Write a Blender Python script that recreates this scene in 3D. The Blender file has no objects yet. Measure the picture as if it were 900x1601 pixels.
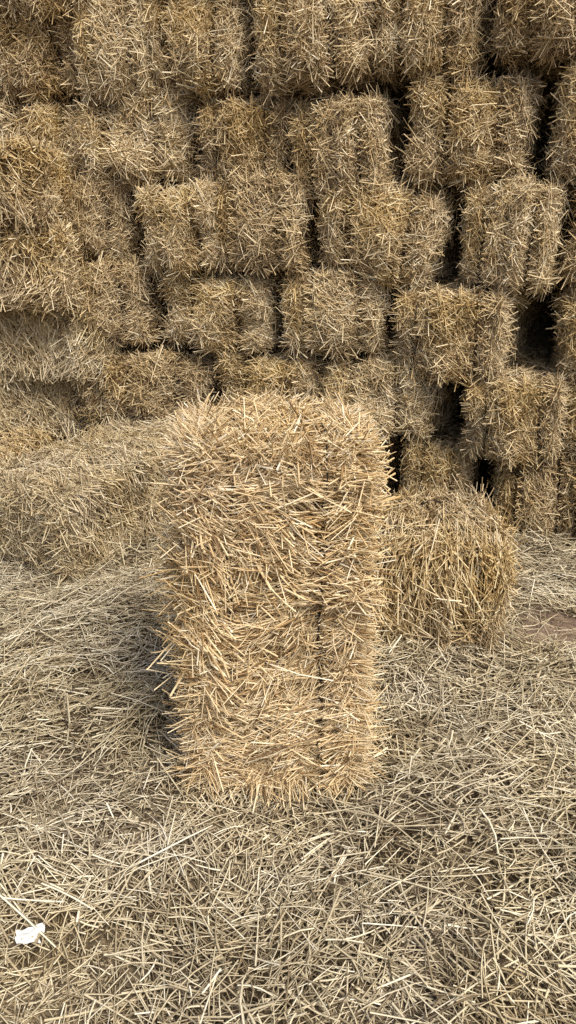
import bpy, math, numpy as np
from mathutils import Vector, Euler, Matrix
rng = np.random.default_rng(7)
scene = bpy.context.scene

# ------------------------------------------------------------------ materials
def straw_mat(name, stops, var=0.25, objvar=0.12, rough=0.5, nscale=9.0, sat=(.5, .6)):
    m = bpy.data.materials.new(name); m.use_nodes = True
    nt = m.node_tree; N = nt.nodes; L = nt.links
    b = N['Principled BSDF']
    at = N.new('ShaderNodeAttribute'); at.attribute_name = 'tint'
    tc = N.new('ShaderNodeTexCoord')
    n1 = N.new('ShaderNodeTexNoise'); n1.inputs['Scale'].default_value = nscale; n1.inputs['Detail'].default_value = 4
    L.new(tc.outputs['Object'], n1.inputs['Vector'])
    n2 = N.new('ShaderNodeTexNoise'); n2.inputs['Scale'].default_value = 55; n2.inputs['Detail'].default_value = 2
    L.new(tc.outputs['Object'], n2.inputs['Vector'])
    oi = N.new('ShaderNodeObjectInfo')
    def math_(op, a, bb):
        x = N.new('ShaderNodeMath'); x.operation = op
        for i, v in enumerate((a, bb)):
            if isinstance(v, (int, float)): x.inputs[i].default_value = v
            else: L.new(v, x.inputs[i])
        return x.outputs[0]
    a = math_('MULTIPLY', math_('SUBTRACT', n1.outputs['Fac'], 0.5), var * 2)
    c = math_('MULTIPLY', math_('SUBTRACT', n2.outputs['Fac'], 0.5), 0.30)
    d = math_('MULTIPLY', math_('SUBTRACT', oi.outputs['Random'], 0.5), objvar * 2)
    s = math_('ADD', math_('ADD', at.outputs['Fac'], a), math_('ADD', c, d))
    r = N.new('ShaderNodeValToRGB'); L.new(s, r.inputs['Fac'])
    el = r.color_ramp.elements
    el[0].position = stops[0][0]; el[0].color = (*stops[0][1], 1)
    el[1].position = stops[-1][0]; el[1].color = (*stops[-1][1], 1)
    for p, col in stops[1:-1]:
        e = el.new(p); e.color = (*col, 1)
    hs = N.new('ShaderNodeHueSaturation')
    n3 = N.new('ShaderNodeTexNoise'); n3.inputs['Scale'].default_value = 3.5
    L.new(tc.outputs['Object'], n3.inputs['Vector'])
    L.new(math_('ADD', math_('MULTIPLY', n3.outputs['Fac'], sat[1]), sat[0]), hs.inputs['Saturation'])
    L.new(r.outputs['Color'], hs.inputs['Color'])
    L.new(hs.outputs['Color'], b.inputs['Base Color'])
    b.inputs['Roughness'].default_value = rough
    b.inputs['Specular IOR Level'].default_value = 0.4
    return m

warm = [(0.0, (.19, .115, .052)), (.2, (.47, .32, .155)), (.45, (.70, .54, .315)), (.75, (.84, .71, .47)), (1.0, (.92, .85, .69))]
mid  = [(0.0, (.10, .064, .030)), (.2, (.32, .22, .11)), (.5, (.60, .465, .265)), (.8, (.78, .66, .43)), (1.0, (.89, .81, .62))]
grey = [(0.0, (.075, .055, .032)), (.2, (.26, .20, .12)), (.5, (.50, .425, .28)), (.8, (.71, .635, .455)), (1.0, (.88, .83, .67))]
pale = [(0.0, (.09, .060, .032)), (.2, (.30, .215, .115)), (.5, (.57, .46, .28)), (.8, (.76, .66, .45)), (1.0, (.89, .82, .64))]
M_warm = straw_mat('straw_golden', warm, .2, .0, sat=(.80, .45))
M_mid = straw_mat('straw_weathered', mid, .25, .10, sat=(.64, .78))
M_grey = straw_mat('straw_loose', grey, .25, .0, nscale=3.0, sat=(.68, .6))
M_pale = straw_mat('straw_pale', pale, .25, .06, sat=(.65, .75))

def plain_mat(name, c1, c2, scale, rough=.9, bump=0.0, stretch=(1, 1, 1)):
    m = bpy.data.materials.new(name); m.use_nodes = True
    nt = m.node_tree; N = nt.nodes; L = nt.links; b = N['Principled BSDF']
    tc = N.new('ShaderNodeTexCoord'); mp = N.new('ShaderNodeMapping'); mp.inputs['Scale'].default_value = stretch
    L.new(tc.outputs['Object'], mp.inputs['Vector'])
    n = N.new('ShaderNodeTexNoise'); n.inputs['Scale'].default_value = scale; n.inputs['Detail'].default_value = 8
    n.inputs['Roughness'].default_value = .7
    L.new(mp.outputs['Vector'], n.inputs['Vector'])
    r = N.new('ShaderNodeValToRGB'); L.new(n.outputs['Fac'], r.inputs['Fac'])
    r.color_ramp.elements[0].position = .35; r.color_ramp.elements[0].color = (*c1, 1)
    r.color_ramp.elements[1].position = .68; r.color_ramp.elements[1].color = (*c2, 1)
    L.new(r.outputs['Color'], b.inputs['Base Color'])
    b.inputs['Roughness'].default_value = rough
    b.inputs['Specular IOR Level'].default_value = 0.2
    if bump:
        bp = N.new('ShaderNodeBump'); bp.inputs['Strength'].default_value = bump; bp.inputs['Distance'].default_value = .01
        L.new(n.outputs['Fac'], bp.inputs['Height']); L.new(bp.outputs['Normal'], b.inputs['Normal'])
    return m
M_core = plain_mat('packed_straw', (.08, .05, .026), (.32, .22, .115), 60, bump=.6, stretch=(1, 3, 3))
M_twine = plain_mat('baling_twine', (.015, .013, .012), (.05, .042, .036), 80, rough=.6)
M_dirt = plain_mat('dirt_patch', (.15, .105, .08), (.30, .225, .17), 30, bump=.8)
M_chaff = plain_mat('chaff_covered_ground', (.10, .078, .05), (.30, .235, .15), 70, bump=.8)
M_plastic = plain_mat('white_plastic', (.55, .57, .57), (.74, .75, .74), 30, rough=.4)

# ------------------------------------------------------------------ geometry helpers
def nrm(v): return v / np.maximum(np.linalg.norm(v, axis=-1, keepdims=True), 1e-9)

class Noise:
    def __init__(s, r, freq, n=14):
        s.k = r.normal(size=(n, 3)) * freq; s.p = r.uniform(0, 6.28, n); s.n = n
    def __call__(s, P): return np.sin(P @ s.k.T + s.p).sum(1) / math.sqrt(s.n / 2)

class Buf:
    def __init__(s): s.v = []; s.f = []; s.m = []; s.t = []; s.n = 0
    def add(s, V, F, mi, T):
        mi = np.full(len(F), mi, np.int32) if np.isscalar(mi) else mi.astype(np.int32)
        s.v.append(V); s.f.append(F + s.n); s.m.append(mi); s.t.append(T); s.n += len(V)
    def mesh(s, name, mats):
        V = np.concatenate(s.v).astype(np.float32); F = np.concatenate(s.f).astype(np.int32)
        MI = np.concatenate(s.m); T = np.concatenate(s.t).astype(np.float32)
        me = bpy.data.meshes.new(name)
        me.vertices.add(len(V)); me.vertices.foreach_set('co', V.ravel())
        me.loops.add(F.size); me.loops.foreach_set('vertex_index', F.ravel())
        me.polygons.add(len(F)); me.polygons.foreach_set('loop_start', np.arange(0, F.size, 4, dtype=np.int32))
        me.polygons.foreach_set('material_index', MI)
        me.polygons.foreach_set('use_smooth', np.ones(len(F), bool))
        a = me.attributes.new('tint', 'FLOAT', 'POINT'); a.data.foreach_set('value', T)
        for m in mats: me.materials.append(m)
        me.update(calc_edges=True)
        return me

def add_straws(buf, P, D, Nn, Ln, R, r, mi, K=3, bend=.06, tint=None):
    n = len(P); D = nrm(D)
    B = nrm(np.cross(D, Nn)); C = np.cross(B, D)
    s = np.linspace(-.5, .5, K)
    bd = r.normal(0, bend, n)[:, None] * Ln[:, None]; bdir = nrm(B * r.normal(size=(n, 1)) + C * r.normal(size=(n, 1)))
    ang = r.uniform(0, 2.1, n)
    V = np.zeros((n, K, 3, 3))
    taper = r.uniform(.45, 1.0, n)
    for i, si in enumerate(s):
        c = P + D * (si * Ln)[:, None] + bdir * bd * (.25 - si * si) * 4
        rad = R * (1 + (taper - 1) * (si + .5))
        for j in range(3):
            a = ang + j * 2.0944
            V[:, i, j] = c + B * (np.cos(a) * rad)[:, None] + C * (np.sin(a) * rad * .7)[:, None]
    base = np.arange(n)[:, None] * (K * 3)
    fs = []
    for i in range(K - 1):
        for j in range(3):
            j2 = (j + 1) % 3
            fs.append(np.concatenate([base + i * 3 + j, base + i * 3 + j2, base + (i + 1) * 3 + j2, base + (i + 1) * 3 + j], 1))
    F = np.concatenate(fs)
    if tint is None: tint = np.clip(r.normal(.6, .2, n), .02, 1)
    T = np.repeat(tint, K * 3)
    buf.add(V.reshape(-1, 3), F, mi, T)

def add_tube(buf, path, rad, mi, sides=5):
    n = len(path)
    t = nrm(np.roll(path, -1, 0) - np.roll(path, 1, 0))
    ref = np.tile(np.array([[0.0, 1.0, 0.0]]), (n, 1))
    B = nrm(np.cross(t, ref)); C = np.cross(B, t)
    V = np.stack([path + rad * (math.cos(a) * B + math.sin(a) * C) for a in np.linspace(0, 2 * math.pi, sides, endpoint=False)], 1)
    F = []
    for i in range(n):
        k = (i + 1) % n
        for j in range(sides):
            j2 = (j + 1) % sides
            F.append((i * sides + j, i * sides + j2, k * sides + j2, k * sides + j))
    buf.add(V.reshape(-1, 3), np.array(F), mi, np.full(n * sides, .3))

# bale local axes: X = length, Y = width (across the two twines), Z = thickness
def make_bale(seed, dims, counts, K=3, taperW=0.0, lumps=.012, rnd=.055, tw=.24, gd=.034, gw=.034, lscale=1.0, bulge=.03, rad=.0022,
              spring=.8, twoff=.009, stray=.015, shag=1.0, twj=.03):
    r = np.random.default_rng(seed)
    L, W, T = dims; h = np.array([L, W, T]) / 2
    nz = Noise(r, 9); nz2 = Noise(r, 26); nf = Noise(r, 5); nw = Noise(r, 6)
    twy = [-(tw + r.uniform(-twj, twj)) * W, (tw + r.uniform(-twj, twj)) * W]
    spring = np.array([spring, spring] if np.isscalar(spring) else spring)
    fl = r.uniform(.085, .11); ph = r.uniform(0, 6)
    def surf(p):
        q = np.clip(p, -(h - rnd), h - rnd); n = nrm(p - q); pos = q + n * rnd
        d = lumps * nz(pos) + lumps * .55 * nz2(pos)
        g = sum(np.exp(-((pos[:, 1] - t) / gw) ** 2) for t in twy)
        d = d - gd * g * (1 - np.abs(n[:, 1])) * (1 + .25 * nw(pos))
        an = np.abs(n[:, 0])
        d = d + bulge * an * np.cos(pos[:, 1] / h[1] * 1.4) * np.cos(pos[:, 2] / h[2] * 1.3)
        d = d + .008 * (1 - an) * np.sin(pos[:, 0] / fl * 6.283 + ph + 1.2 * nf(pos))
        pos = pos + n * d[:, None]
        pos[:, 1] *= 1 - taperW * pos[:, 0] / h[0]
        return pos, n
    def surfn(p):
        pos, n0 = surf(p)
        ref = np.where(np.abs(n0[:, :1]) < .8, np.array([[1.0, 0, 0]]), np.array([[0, 1.0, 0]]))
        t1 = nrm(np.cross(n0, ref)); t2 = np.cross(n0, t1); e = .006
        a, _ = surf(p + t1 * e); b, _ = surf(p - t1 * e); c, _ = surf(p + t2 * e); d, _ = surf(p - t2 * e)
        n = np.cross(a - b, c - d); n = nrm(n); n *= np.sign((n * n0).sum(1, keepdims=True)); n = nrm(n + .3 * n0)
        return pos, n
    buf = Buf()
    for ax in range(3):
        a1, a2 = [i for i in range(3) if i != ax]
        n1 = int(2 * h[a1] / .025) + 2; n2 = int(2 * h[a2] / .025) + 2
        for sg in (-1, 1):
            A, Bq = np.meshgrid(np.linspace(-1, 1, n1), np.linspace(-1, 1, n2), indexing='ij')
            p = np.zeros((n1 * n2, 3)); p[:, ax] = sg * h[ax]; p[:, a1] = A.ravel() * h[a1]; p[:, a2] = Bq.ravel() * h[a2]
            pos, n = surf(p); pos = pos - n * .018
            idx = np.arange(n1 * n2).reshape(n1, n2)
            F = np.stack([idx[:-1, :-1], idx[1:, :-1], idx[1:, 1:], idx[:-1, 1:]], -1).reshape(-1, 4)
            if sg * (1 if ax != 1 else -1) < 0: F = F[:, ::-1]
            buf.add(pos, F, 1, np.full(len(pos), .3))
    for ax in range(3):
        for sg in (-1, 1):
            cnt = counts[ax * 2 + (sg > 0)]
            a1, a2 = [i for i in range(3) if i != ax]
            p = np.zeros((cnt, 3)); p[:, ax] = sg * h[ax]
            p[:, a1] = r.uniform(-1, 1, cnt) * h[a1]; p[:, a2] = r.uniform(-1, 1, cnt) * h[a2]
            pos, n = surfn(p)
            if ax == 0:
                e1 = np.tile([0, 1.0, 0], (cnt, 1)); e2 = np.tile([0, 0, 1.0], (cnt, 1)); th = r.normal(0, 1.2, cnt); tilt = .25
            elif ax == 2:
                e1 = np.tile([0, 1.0, 0], (cnt, 1)); e2 = np.tile([1.0, 0, 0], (cnt, 1)); th = r.normal(0, .52, cnt); tilt = .15
                wide = r.random(cnt) < .2; th[wide] = r.uniform(-1.57, 1.57, wide.sum())
            else:
                e1 = np.tile([0, 0, 1.0], (cnt, 1)); e2 = np.tile([1.0, 0, 0], (cnt, 1)); th = r.normal(0, .7, cnt); tilt = .33
            tilt = tilt * shag * (1 + .5 * np.clip(nf(pos * 2), -1, 1.5))
            th = th * .8 + 0.42 * nz(pos * 1.3)
            D = e1 * np.cos(th)[:, None] + e2 * np.sin(th)[:, None]
            D = nrm(D - n * (D * n).sum(1)[:, None])
            D = nrm(D + n * (r.normal(0, 1, cnt) * tilt)[:, None])
            Ln = np.clip(r.gamma(3.0, .035, cnt), .02, .21) * lscale
            short = r.random(cnt) < .3; Ln[short] *= .45
            R = np.clip(r.normal(rad, .0006, cnt), .0009, .0038)
            off = r.normal(-.003, .007, cnt)
            if ax != 1:
                ty = np.array(twy)[None, :] * (1 - taperW * p[:, :1] / h[0])
                dy = pos[:, 1:2] - ty; k = np.argmin(np.abs(dy), 1); dd = dy[np.arange(cnt), k]
                reach = np.abs(D[:, 1]) * Ln / 2
                near = np.abs(dd) < np.maximum(reach, .03)
                near &= np.abs(dd) < .07
                cross = near & (r.random(cnt) < spring[k] * np.clip(1 + .2 * nw(pos * 1.7), 0, 1.2))
                sgn = np.sign(dd + 1e-6)
                Dn = D.copy(); Dn[:, 1] = np.abs(D[:, 1]) * sgn
                Dn = nrm(Dn + n * np.abs(r.normal(.08, .12, cnt))[:, None])
                D = np.where(cross[:, None], Dn, D)
                Ln = np.where(cross, np.minimum(Ln, .13), Ln)
                shift = np.where(cross, np.clip(np.abs(Dn[:, 1]) * Ln / 2 - np.abs(dd) + r.uniform(-.006, .004, cnt), 0, .07) * sgn, 0)
                pos = pos.copy(); pos[:, 1] += shift
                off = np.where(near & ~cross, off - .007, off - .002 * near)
            P = pos + n * off[:, None]
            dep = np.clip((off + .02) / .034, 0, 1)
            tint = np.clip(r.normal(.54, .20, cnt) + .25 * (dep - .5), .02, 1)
            dk = r.random(cnt) < .06; tint[dk] = r.uniform(0, .2, dk.sum())
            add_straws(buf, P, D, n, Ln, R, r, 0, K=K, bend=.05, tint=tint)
    cnt = int(sum(counts) * stray)
    d = nrm(r.normal(size=(cnt, 3))); p = d * 9; s = np.max(np.abs(p) / h, 1)[:, None]; p = p / s
    pos, n = surf(p)
    D = nrm(n * 1.0 + r.normal(0, .9, (cnt, 3))); Ln = r.uniform(.04, .11, cnt)
    add_straws(buf, pos + D * (Ln * .2)[:, None], D, nrm(r.normal(size=(cnt, 3))), Ln, np.full(cnt, .0016), r, 0, K=K, bend=.08)
    for ti, t in enumerate(twy):
        m = 90; a = np.linspace(0, 2 * math.pi, m, endpoint=False)
        p = np.stack([np.cos(a), np.zeros(m), np.sin(a)], 1) * 3
        s = np.maximum(np.abs(p[:, 0]) / h[0], np.abs(p[:, 2]) / h[2])[:, None]; p = p / s; p[:, 1] = t
        seg = np.linalg.norm(np.roll(p, -1, 0) - p, axis=1); cum = np.concatenate([[0], np.cumsum(seg)])
        pp = np.vstack([p, p[:1]]); u = np.linspace(0, cum[-1], 130, endpoint=False)
        p = np.stack([np.interp(u, cum, pp[:, i]) for i in range(3)], 1)
        pos, n = surf(p); pos = pos + n * (twoff if np.isscalar(twoff) else twoff[ti])
        pos[:, 1] += .006 * np.sin(u * 6 + seed) + .003 * np.sin(u * 23)
        add_tube(buf, pos, .0018, 2)
    return buf, surf, r, h

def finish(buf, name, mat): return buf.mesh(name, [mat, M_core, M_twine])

# ------------------------------------------------------------------ standing bale
buf, surf, r, h = make_bale(11, (.84, .386, .34), (1800, 3800, 4200, 4200, 3000, 12500), K=4, taperW=.045, lumps=.0095, tw=.25, gd=.015, gw=.022,
                            rnd=.055, bulge=.02, rad=.0019, spring=(.80, .42), twoff=(.017, .006), stray=.030, shag=1.15, lscale=1.06, twj=.01)
for end, cnt in ((-1, 1700), (1, 1300)):
    a = r.uniform(0, 2 * math.pi, cnt); q = np.stack([np.zeros(cnt), np.cos(a), np.sin(a)], 1) * 3
    s = np.maximum(np.abs(q[:, 1]) / h[1], np.abs(q[:, 2]) / h[2])[:, None]; q = q / s
    q[:, 0] = end * h[0] * r.uniform(.86, 1.0, cnt)
    pos, n = surf(q)
    out = q.copy(); out[:, 0] = 0; out = nrm(out)
    D = nrm(out * r.uniform(.3, 1.1, cnt)[:, None] + np.array([end, 0, 0]) * r.uniform(.1, .9, cnt)[:, None] + r.normal(0, .45, (cnt, 3)))
    Ln = r.uniform(.04, .13, cnt)
    add_straws(buf, pos + D * (Ln * .18)[:, None] - out * .012, D, n, Ln, np.clip(r.normal(.0019, .0005, cnt), .001, .003), r, 0, K=4, bend=.07)
hero = bpy.data.objects.new('straw_bale', finish(buf, 'hero_straw_bale', M_warm)); scene.collection.objects.link(hero)

def place(ob, loc, X, Z, scale=(1, 1, 1)):
    X = Vector(X).normalized(); Z = Vector(Z); Z = (Z - X * Z.dot(X)).normalized(); Y = Z.cross(X)
    M = Matrix((X, Y, Z)).transposed().to_4x4()
    ob.matrix_world = Matrix.Translation(loc) @ M @ Matrix.Diagonal((*scale, 1))
lean = math.radians(3.5)
place(hero, (-.032, 1.66, .418), (0.006, math.sin(lean), math.cos(lean)), (.05, -1, 0))

# ------------------------------------------------------------------ stacked bales
variants = []
for i in range(6):
    b, *_ = make_bale(100 + i, (.92, .48, .355), (4400, 4400, 2200, 2200, 3600, 3600), lumps=.015, rnd=.07, tw=.225 + .012 * (i % 3),
                      gd=.044, gw=.034, lscale=.95, bulge=.045, rad=.0023, spring=.86, twoff=.016, stray=.022, shag=1.0)
    variants.append(finish(b, 'straw_bale_mesh', M_mid))
b, *_ = make_bale(140, (.92, .47, .355), (5200, 3200, 4200, 4200, 2400, 7500), lumps=.010, rnd=.045, tw=.24, gd=.026, gw=.028,
                  lscale=.95, bulge=.02, rad=.0021, spring=.75, twoff=.012, stray=.016, shag=.92)
variants.append(finish(b, 'fallen_straw_bale_mesh', M_pale))

vi = 0
def bale(loc, X, Z, scale=(1, 1, 1), v=None):
    global vi
    ob = bpy.data.objects.new('straw_bale', variants[(vi * 5 + vi // 6) % 6 if v is None else v]); vi += 1
    scene.collection.objects.link(ob); place(ob, loc, X, Z, scale); return ob

r = np.random.default_rng(5)
slope = -.36; wa = math.atan(slope)
along = Vector((math.cos(wa), math.sin(wa), 0)); back = Vector((-math.sin(wa), math.cos(wa), 0))
rows = [
    (.00, .40, [-1.9, -1.42, -.95, -.47, -.04, .417, .778, 1.14]),
    (.40, .33, [-1.36, -.88, -.361, .143, .657, 1.08]),
    (.73, .33, [-1.5, -1.045, -.594, -.076, .407, .945]),
    (1.06, .345, [-1.45, -1.02, -.66, -.288, .11, .62, .995]),
    (1.405, .35, [-1.30, -.93, -.43, -.03, .385, .868]),
    (1.755, .35, [-1.35, -.89, -.56, -.157, .265, .667]),
    (2.105, .35, [-1.2, -.75, -.3, .15, .6, 1.0]),
]
slump = {(0, .778): .11, (0, .417): .06, (1, .143): .08, (1, .657): .10, (2, .407): .09, (2, .945): .13, (2, -.076): .05, (3, .62): .08,
         (3, .11): .04, (4, .385): .08, (4, .868): .07, (5, .667): .08, (5, .265): .04, (3, -.66): .04, (1, -.361): .04, (2, -.594): .03,
         (4, -.43): .03, (4, -.03): .03}
for ri, (z, hg, bd) in enumerate(rows):
    bd = list(bd)
    while bd[-1] < 3.2: bd.append(bd[-1] + .46)
    while bd[0] > -3.4: bd.insert(0, bd[0] - .46)
    for i in range(len(bd) - 1):
        x0, x1 = bd[i], bd[i + 1]
        x0 += slump.get((ri, bd[i]), r.uniform(-.01, .02)) / 2; x1 -= slump.get((ri, bd[i + 1]), r.uniform(-.01, .02)) / 2
        w = (x1 - x0) / math.cos(wa); xc = (x0 + x1) / 2
        push = float(np.clip(r.normal(0, .04), -.055, .055)) + .012 * ri
        sag = .020 * math.sin(2.3 * xc + 1.1 * ri) * min(ri, 2) / 2
        c = Vector((xc, 3.28 + slope * xc, z + hg / 2 + sag + r.normal(0, .010))) + back * (.46 + push)
        yaw = r.normal(0, .05); pit = r.normal(0, .035); roll = r.normal(0, .05)
        X = back + along * yaw + Vector((0, 0, pit)); Z = Vector((0, 0, 1)) + along * roll
        if i % 2: X = -X
        hs = hg / .355 * r.uniform(.94, 1.01)
        if ri == 0 and -1.4 < xc < -.3: continue
        bale(c, X, Z, (1, w / .50, hs))
    for i in range(14):  # unseen rear layer of bales, added to stop sky light through the gaps
        xc = -3.2 + i * .49 + (ri % 2) * .2
        c = Vector((xc, 3.28 + slope * xc, z + hg / 2)) + back * 1.47
        bale(c, back, (0, 0, 1), (1, 1, hg / .355))

up = (0, 0, 1)
# stepped stack on the left
bale((-.76, 3.10, .20), (.52, .86, .05), (-.05, 0, 1), (1, 1.0, .98), 6)
bale((-1.50, 3.36, .16), (.40, 1, .03), up, (1, 1.0, .88), 2)
bale((-2.05, 3.25, .18), (0, 1, 0), up, (1, 1.05, 1), 3)
bale((-1.32, 3.80, .46), (1, .48, .05), (.0, -.03, 1), (1.05, 1, .97), 6)
bale((-2.25, 3.50, .50), (1, .2, 0), up, (1.05, 1, .95), 0)
bale((-1.27, 3.74, .77), (1, .12, -.04), (0, -.05, 1), (.98, .95, .92), 6)
bale((-2.2, 3.6, .79), (1, .04, 0), up, (1.0, 1, .95), 2)
bale((-1.43, 3.64, 1.08), (1, .05, .0), up, (1.0, 1, .90), 3)
bale((-2.4, 3.6, 1.08), (1, .0, .0), up, (1.0, 1, .95), 1)
bale((-1.46, 3.62, 1.39), (1, .03, .02), up, (1.0, 1, .96), 0)
bale((-2.4, 3.6, 1.37), (1, .0, .0), up, (1.0, 1, .95), 4)
# single bale lying behind the standing one, right
bale((.27, 2.30, .195), (1, -.06, .0), (0, -.04, 1), (.86, .95, 1.12), 5)

# ------------------------------------------------------------------ ground
gn = Noise(np.random.default_rng(3), 2.2); gn2 = Noise(np.random.default_rng(4), 7.5)
def gh(x, y):
    P = np.stack([x, y, np.zeros_like(x)], 1)
    fade = np.exp(-(np.maximum(np.hypot(x, y - 2) - 4, 0) / 2) ** 2)
    z = (.016 * gn(P) + .010 * gn2(P)) * fade - .012
    z = z + .025 * np.exp(-((x + .05) ** 2 / .12 + (y - 1.66) ** 2 / .09))
    z = z - .02 * np.exp(-((x - .9) ** 2 / .05 + (y - 2.22) ** 2 / .02))
    return z
def axis(c, n):
    a = np.linspace(-4.5, 4.5, n); o = np.array([5, 6, 8, 12, 20, 40, 80, 160.])
    return np.concatenate([-o[::-1], a, o]) + c
gx = axis(0, 180); gy = axis(2, 180)
X, Y = np.meshgrid(gx, gy, indexing='ij'); xs, ys = X.ravel(), Y.ravel()
V = np.stack([xs, ys, gh(xs, ys)], 1); idx = np.arange(len(V)).reshape(X.shape)
F = np.stack([idx[:-1, :-1], idx[1:, :-1], idx[1:, 1:], idx[:-1, 1:]], -1).reshape(-1, 4)
fc = V[F].mean(1)
bare = (((fc[:, 0] - .93) / .24) ** 2 + ((fc[:, 1] - 2.24) / .18) ** 2 < 1) | (np.hypot(fc[:, 0], fc[:, 1] - 2) > 6)
b = Buf(); b.add(V, F, bare.astype(np.int32), np.full(len(V), .4))
ground = bpy.data.objects.new('ground', b.mesh('ground', [M_chaff, M_dirt])); scene.collection.objects.link(ground)

r = np.random.default_rng(21)
b = Buf()
def carpet(n, x0, x1, y0, y1, thick, lmul=1.0):
    x = r.uniform(x0, x1, n); y = r.uniform(y0, y1, n)
    d = ((x - .93) / .17) ** 2 + ((y - 2.24) / .12) ** 2
    keep = (d > r.uniform(.5, 1.3, n)) | (r.random(n) < .13)
    x, y = x[keep], y[keep]; n = len(x)
    P = np.stack([x, y, np.zeros(n)], 1)
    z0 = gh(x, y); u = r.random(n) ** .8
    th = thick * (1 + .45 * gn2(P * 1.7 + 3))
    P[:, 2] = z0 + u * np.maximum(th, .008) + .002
    a = .9 * gn(P * 1.2 + 5) + .6 * gn2(P * .9) + r.normal(0, 1.0, n)
    e = .01
    sx = (gh(x + e, y) - gh(x - e, y)) / (2 * e); sy = (gh(x, y + e) - gh(x, y - e)) / (2 * e)
    D = np.stack([np.cos(a), np.sin(a), np.zeros(n)], 1); D[:, 2] = D[:, 0] * sx + D[:, 1] * sy + r.normal(0, .13, n)
    up_ = r.random(n) < .04; D[up_, 2] += r.uniform(.2, .7, up_.sum())
    Ln = np.clip(r.gamma(3.0, .031, n), .02, .22) * lmul; sh = r.random(n) < .35; Ln[sh] *= .4
    R = np.clip(r.normal(.0018, .0006, n), .0007, .0034)
    tint = np.clip(r.normal(.41, .2, n) + .70 * (u - .6), .0, 1)  # lower straws tinted darker: shade of the gaps put into the colour
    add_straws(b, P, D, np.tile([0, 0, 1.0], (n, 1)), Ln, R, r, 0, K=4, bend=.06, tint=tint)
carpet(74000, -1.6, 1.6, .60, 3.1, .042)
carpet(20000, -4, 4, -1.5, 4.2, .02, 1.3)
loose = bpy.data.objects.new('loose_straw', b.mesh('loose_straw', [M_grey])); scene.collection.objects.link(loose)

# white plastic scrap
b = Buf(); nx, ny = 14, 9
U, Vv = np.meshgrid(np.linspace(-1, 1, nx), np.linspace(-1, 1, ny), indexing='ij'); U = U.ravel(); Vv = Vv.ravel()
sn = Noise(np.random.default_rng(8), 1.8)
pp = np.stack([U, Vv, U * 0], 1)
k = 1 + .12 * sn(pp * 1.5)
V = np.stack([U * .023 * k, Vv * .013 * k + .006 * U, .006 * sn(pp) + .004 * sn(pp * 2.5)], 1)
idx = np.arange(len(V)).reshape(nx, ny)
F = np.stack([idx[:-1, :-1], idx[1:, :-1], idx[1:, 1:], idx[:-1, 1:]], -1).reshape(-1, 4)
b.add(V, F, 0, np.zeros(len(V)))
sc = bpy.data.objects.new('plastic_scrap', b.mesh('plastic_scrap', [M_plastic])); scene.collection.objects.link(sc)
sc.location = (-.480, 1.045, float(gh(np.array([-.480]), np.array([1.045]))[0]) + .052); sc.rotation_euler = (.20, .1, .1)

# ------------------------------------------------------------------ light
el, az = math.radians(54), math.radians(148)
w = bpy.data.worlds.new('World'); scene.world = w; w.use_nodes = True
nt = w.node_tree; sky = nt.nodes.new('ShaderNodeTexSky'); sky.sky_type = 'NISHITA'; sky.sun_disc = False
sky.sun_elevation = el; sky.sun_rotation = az; sky.dust_density = 5; sky.air_density = 1.0; sky.ozone_density = .6
nt.links.new(sky.outputs[0], nt.nodes['Background'].inputs[0]); nt.nodes['Background'].inputs[1].default_value = .13
sd = bpy.data.lights.new('sun', 'SUN'); sd.energy = 3.7; sd.angle = math.radians(18); sd.color = (1, .925, .81)
so = bpy.data.objects.new('sun', sd); scene.collection.objects.link(so)
dirv = Vector((math.sin(az) * math.cos(el), math.cos(az) * math.cos(el), math.sin(el)))
so.rotation_euler = dirv.to_track_quat('Z', 'Y').to_euler(); so.location = dirv * 10

# ------------------------------------------------------------------ camera
cd = bpy.data.cameras.new('camera'); cam = bpy.data.objects.new('camera', cd); scene.collection.objects.link(cam)
cam.location = (0, 0, 1.285); cam.rotation_euler = (math.radians(90 - 21), 0, 0)
cd.sensor_fit = 'VERTICAL'; cd.sensor_height = 24; cd.lens = 24 * 1200 / 1601; cd.clip_end = 500
scene.camera = cam
scene.view_settings.view_transform = 'Standard'; scene.view_settings.look = 'None'; scene.view_settings.exposure = 0
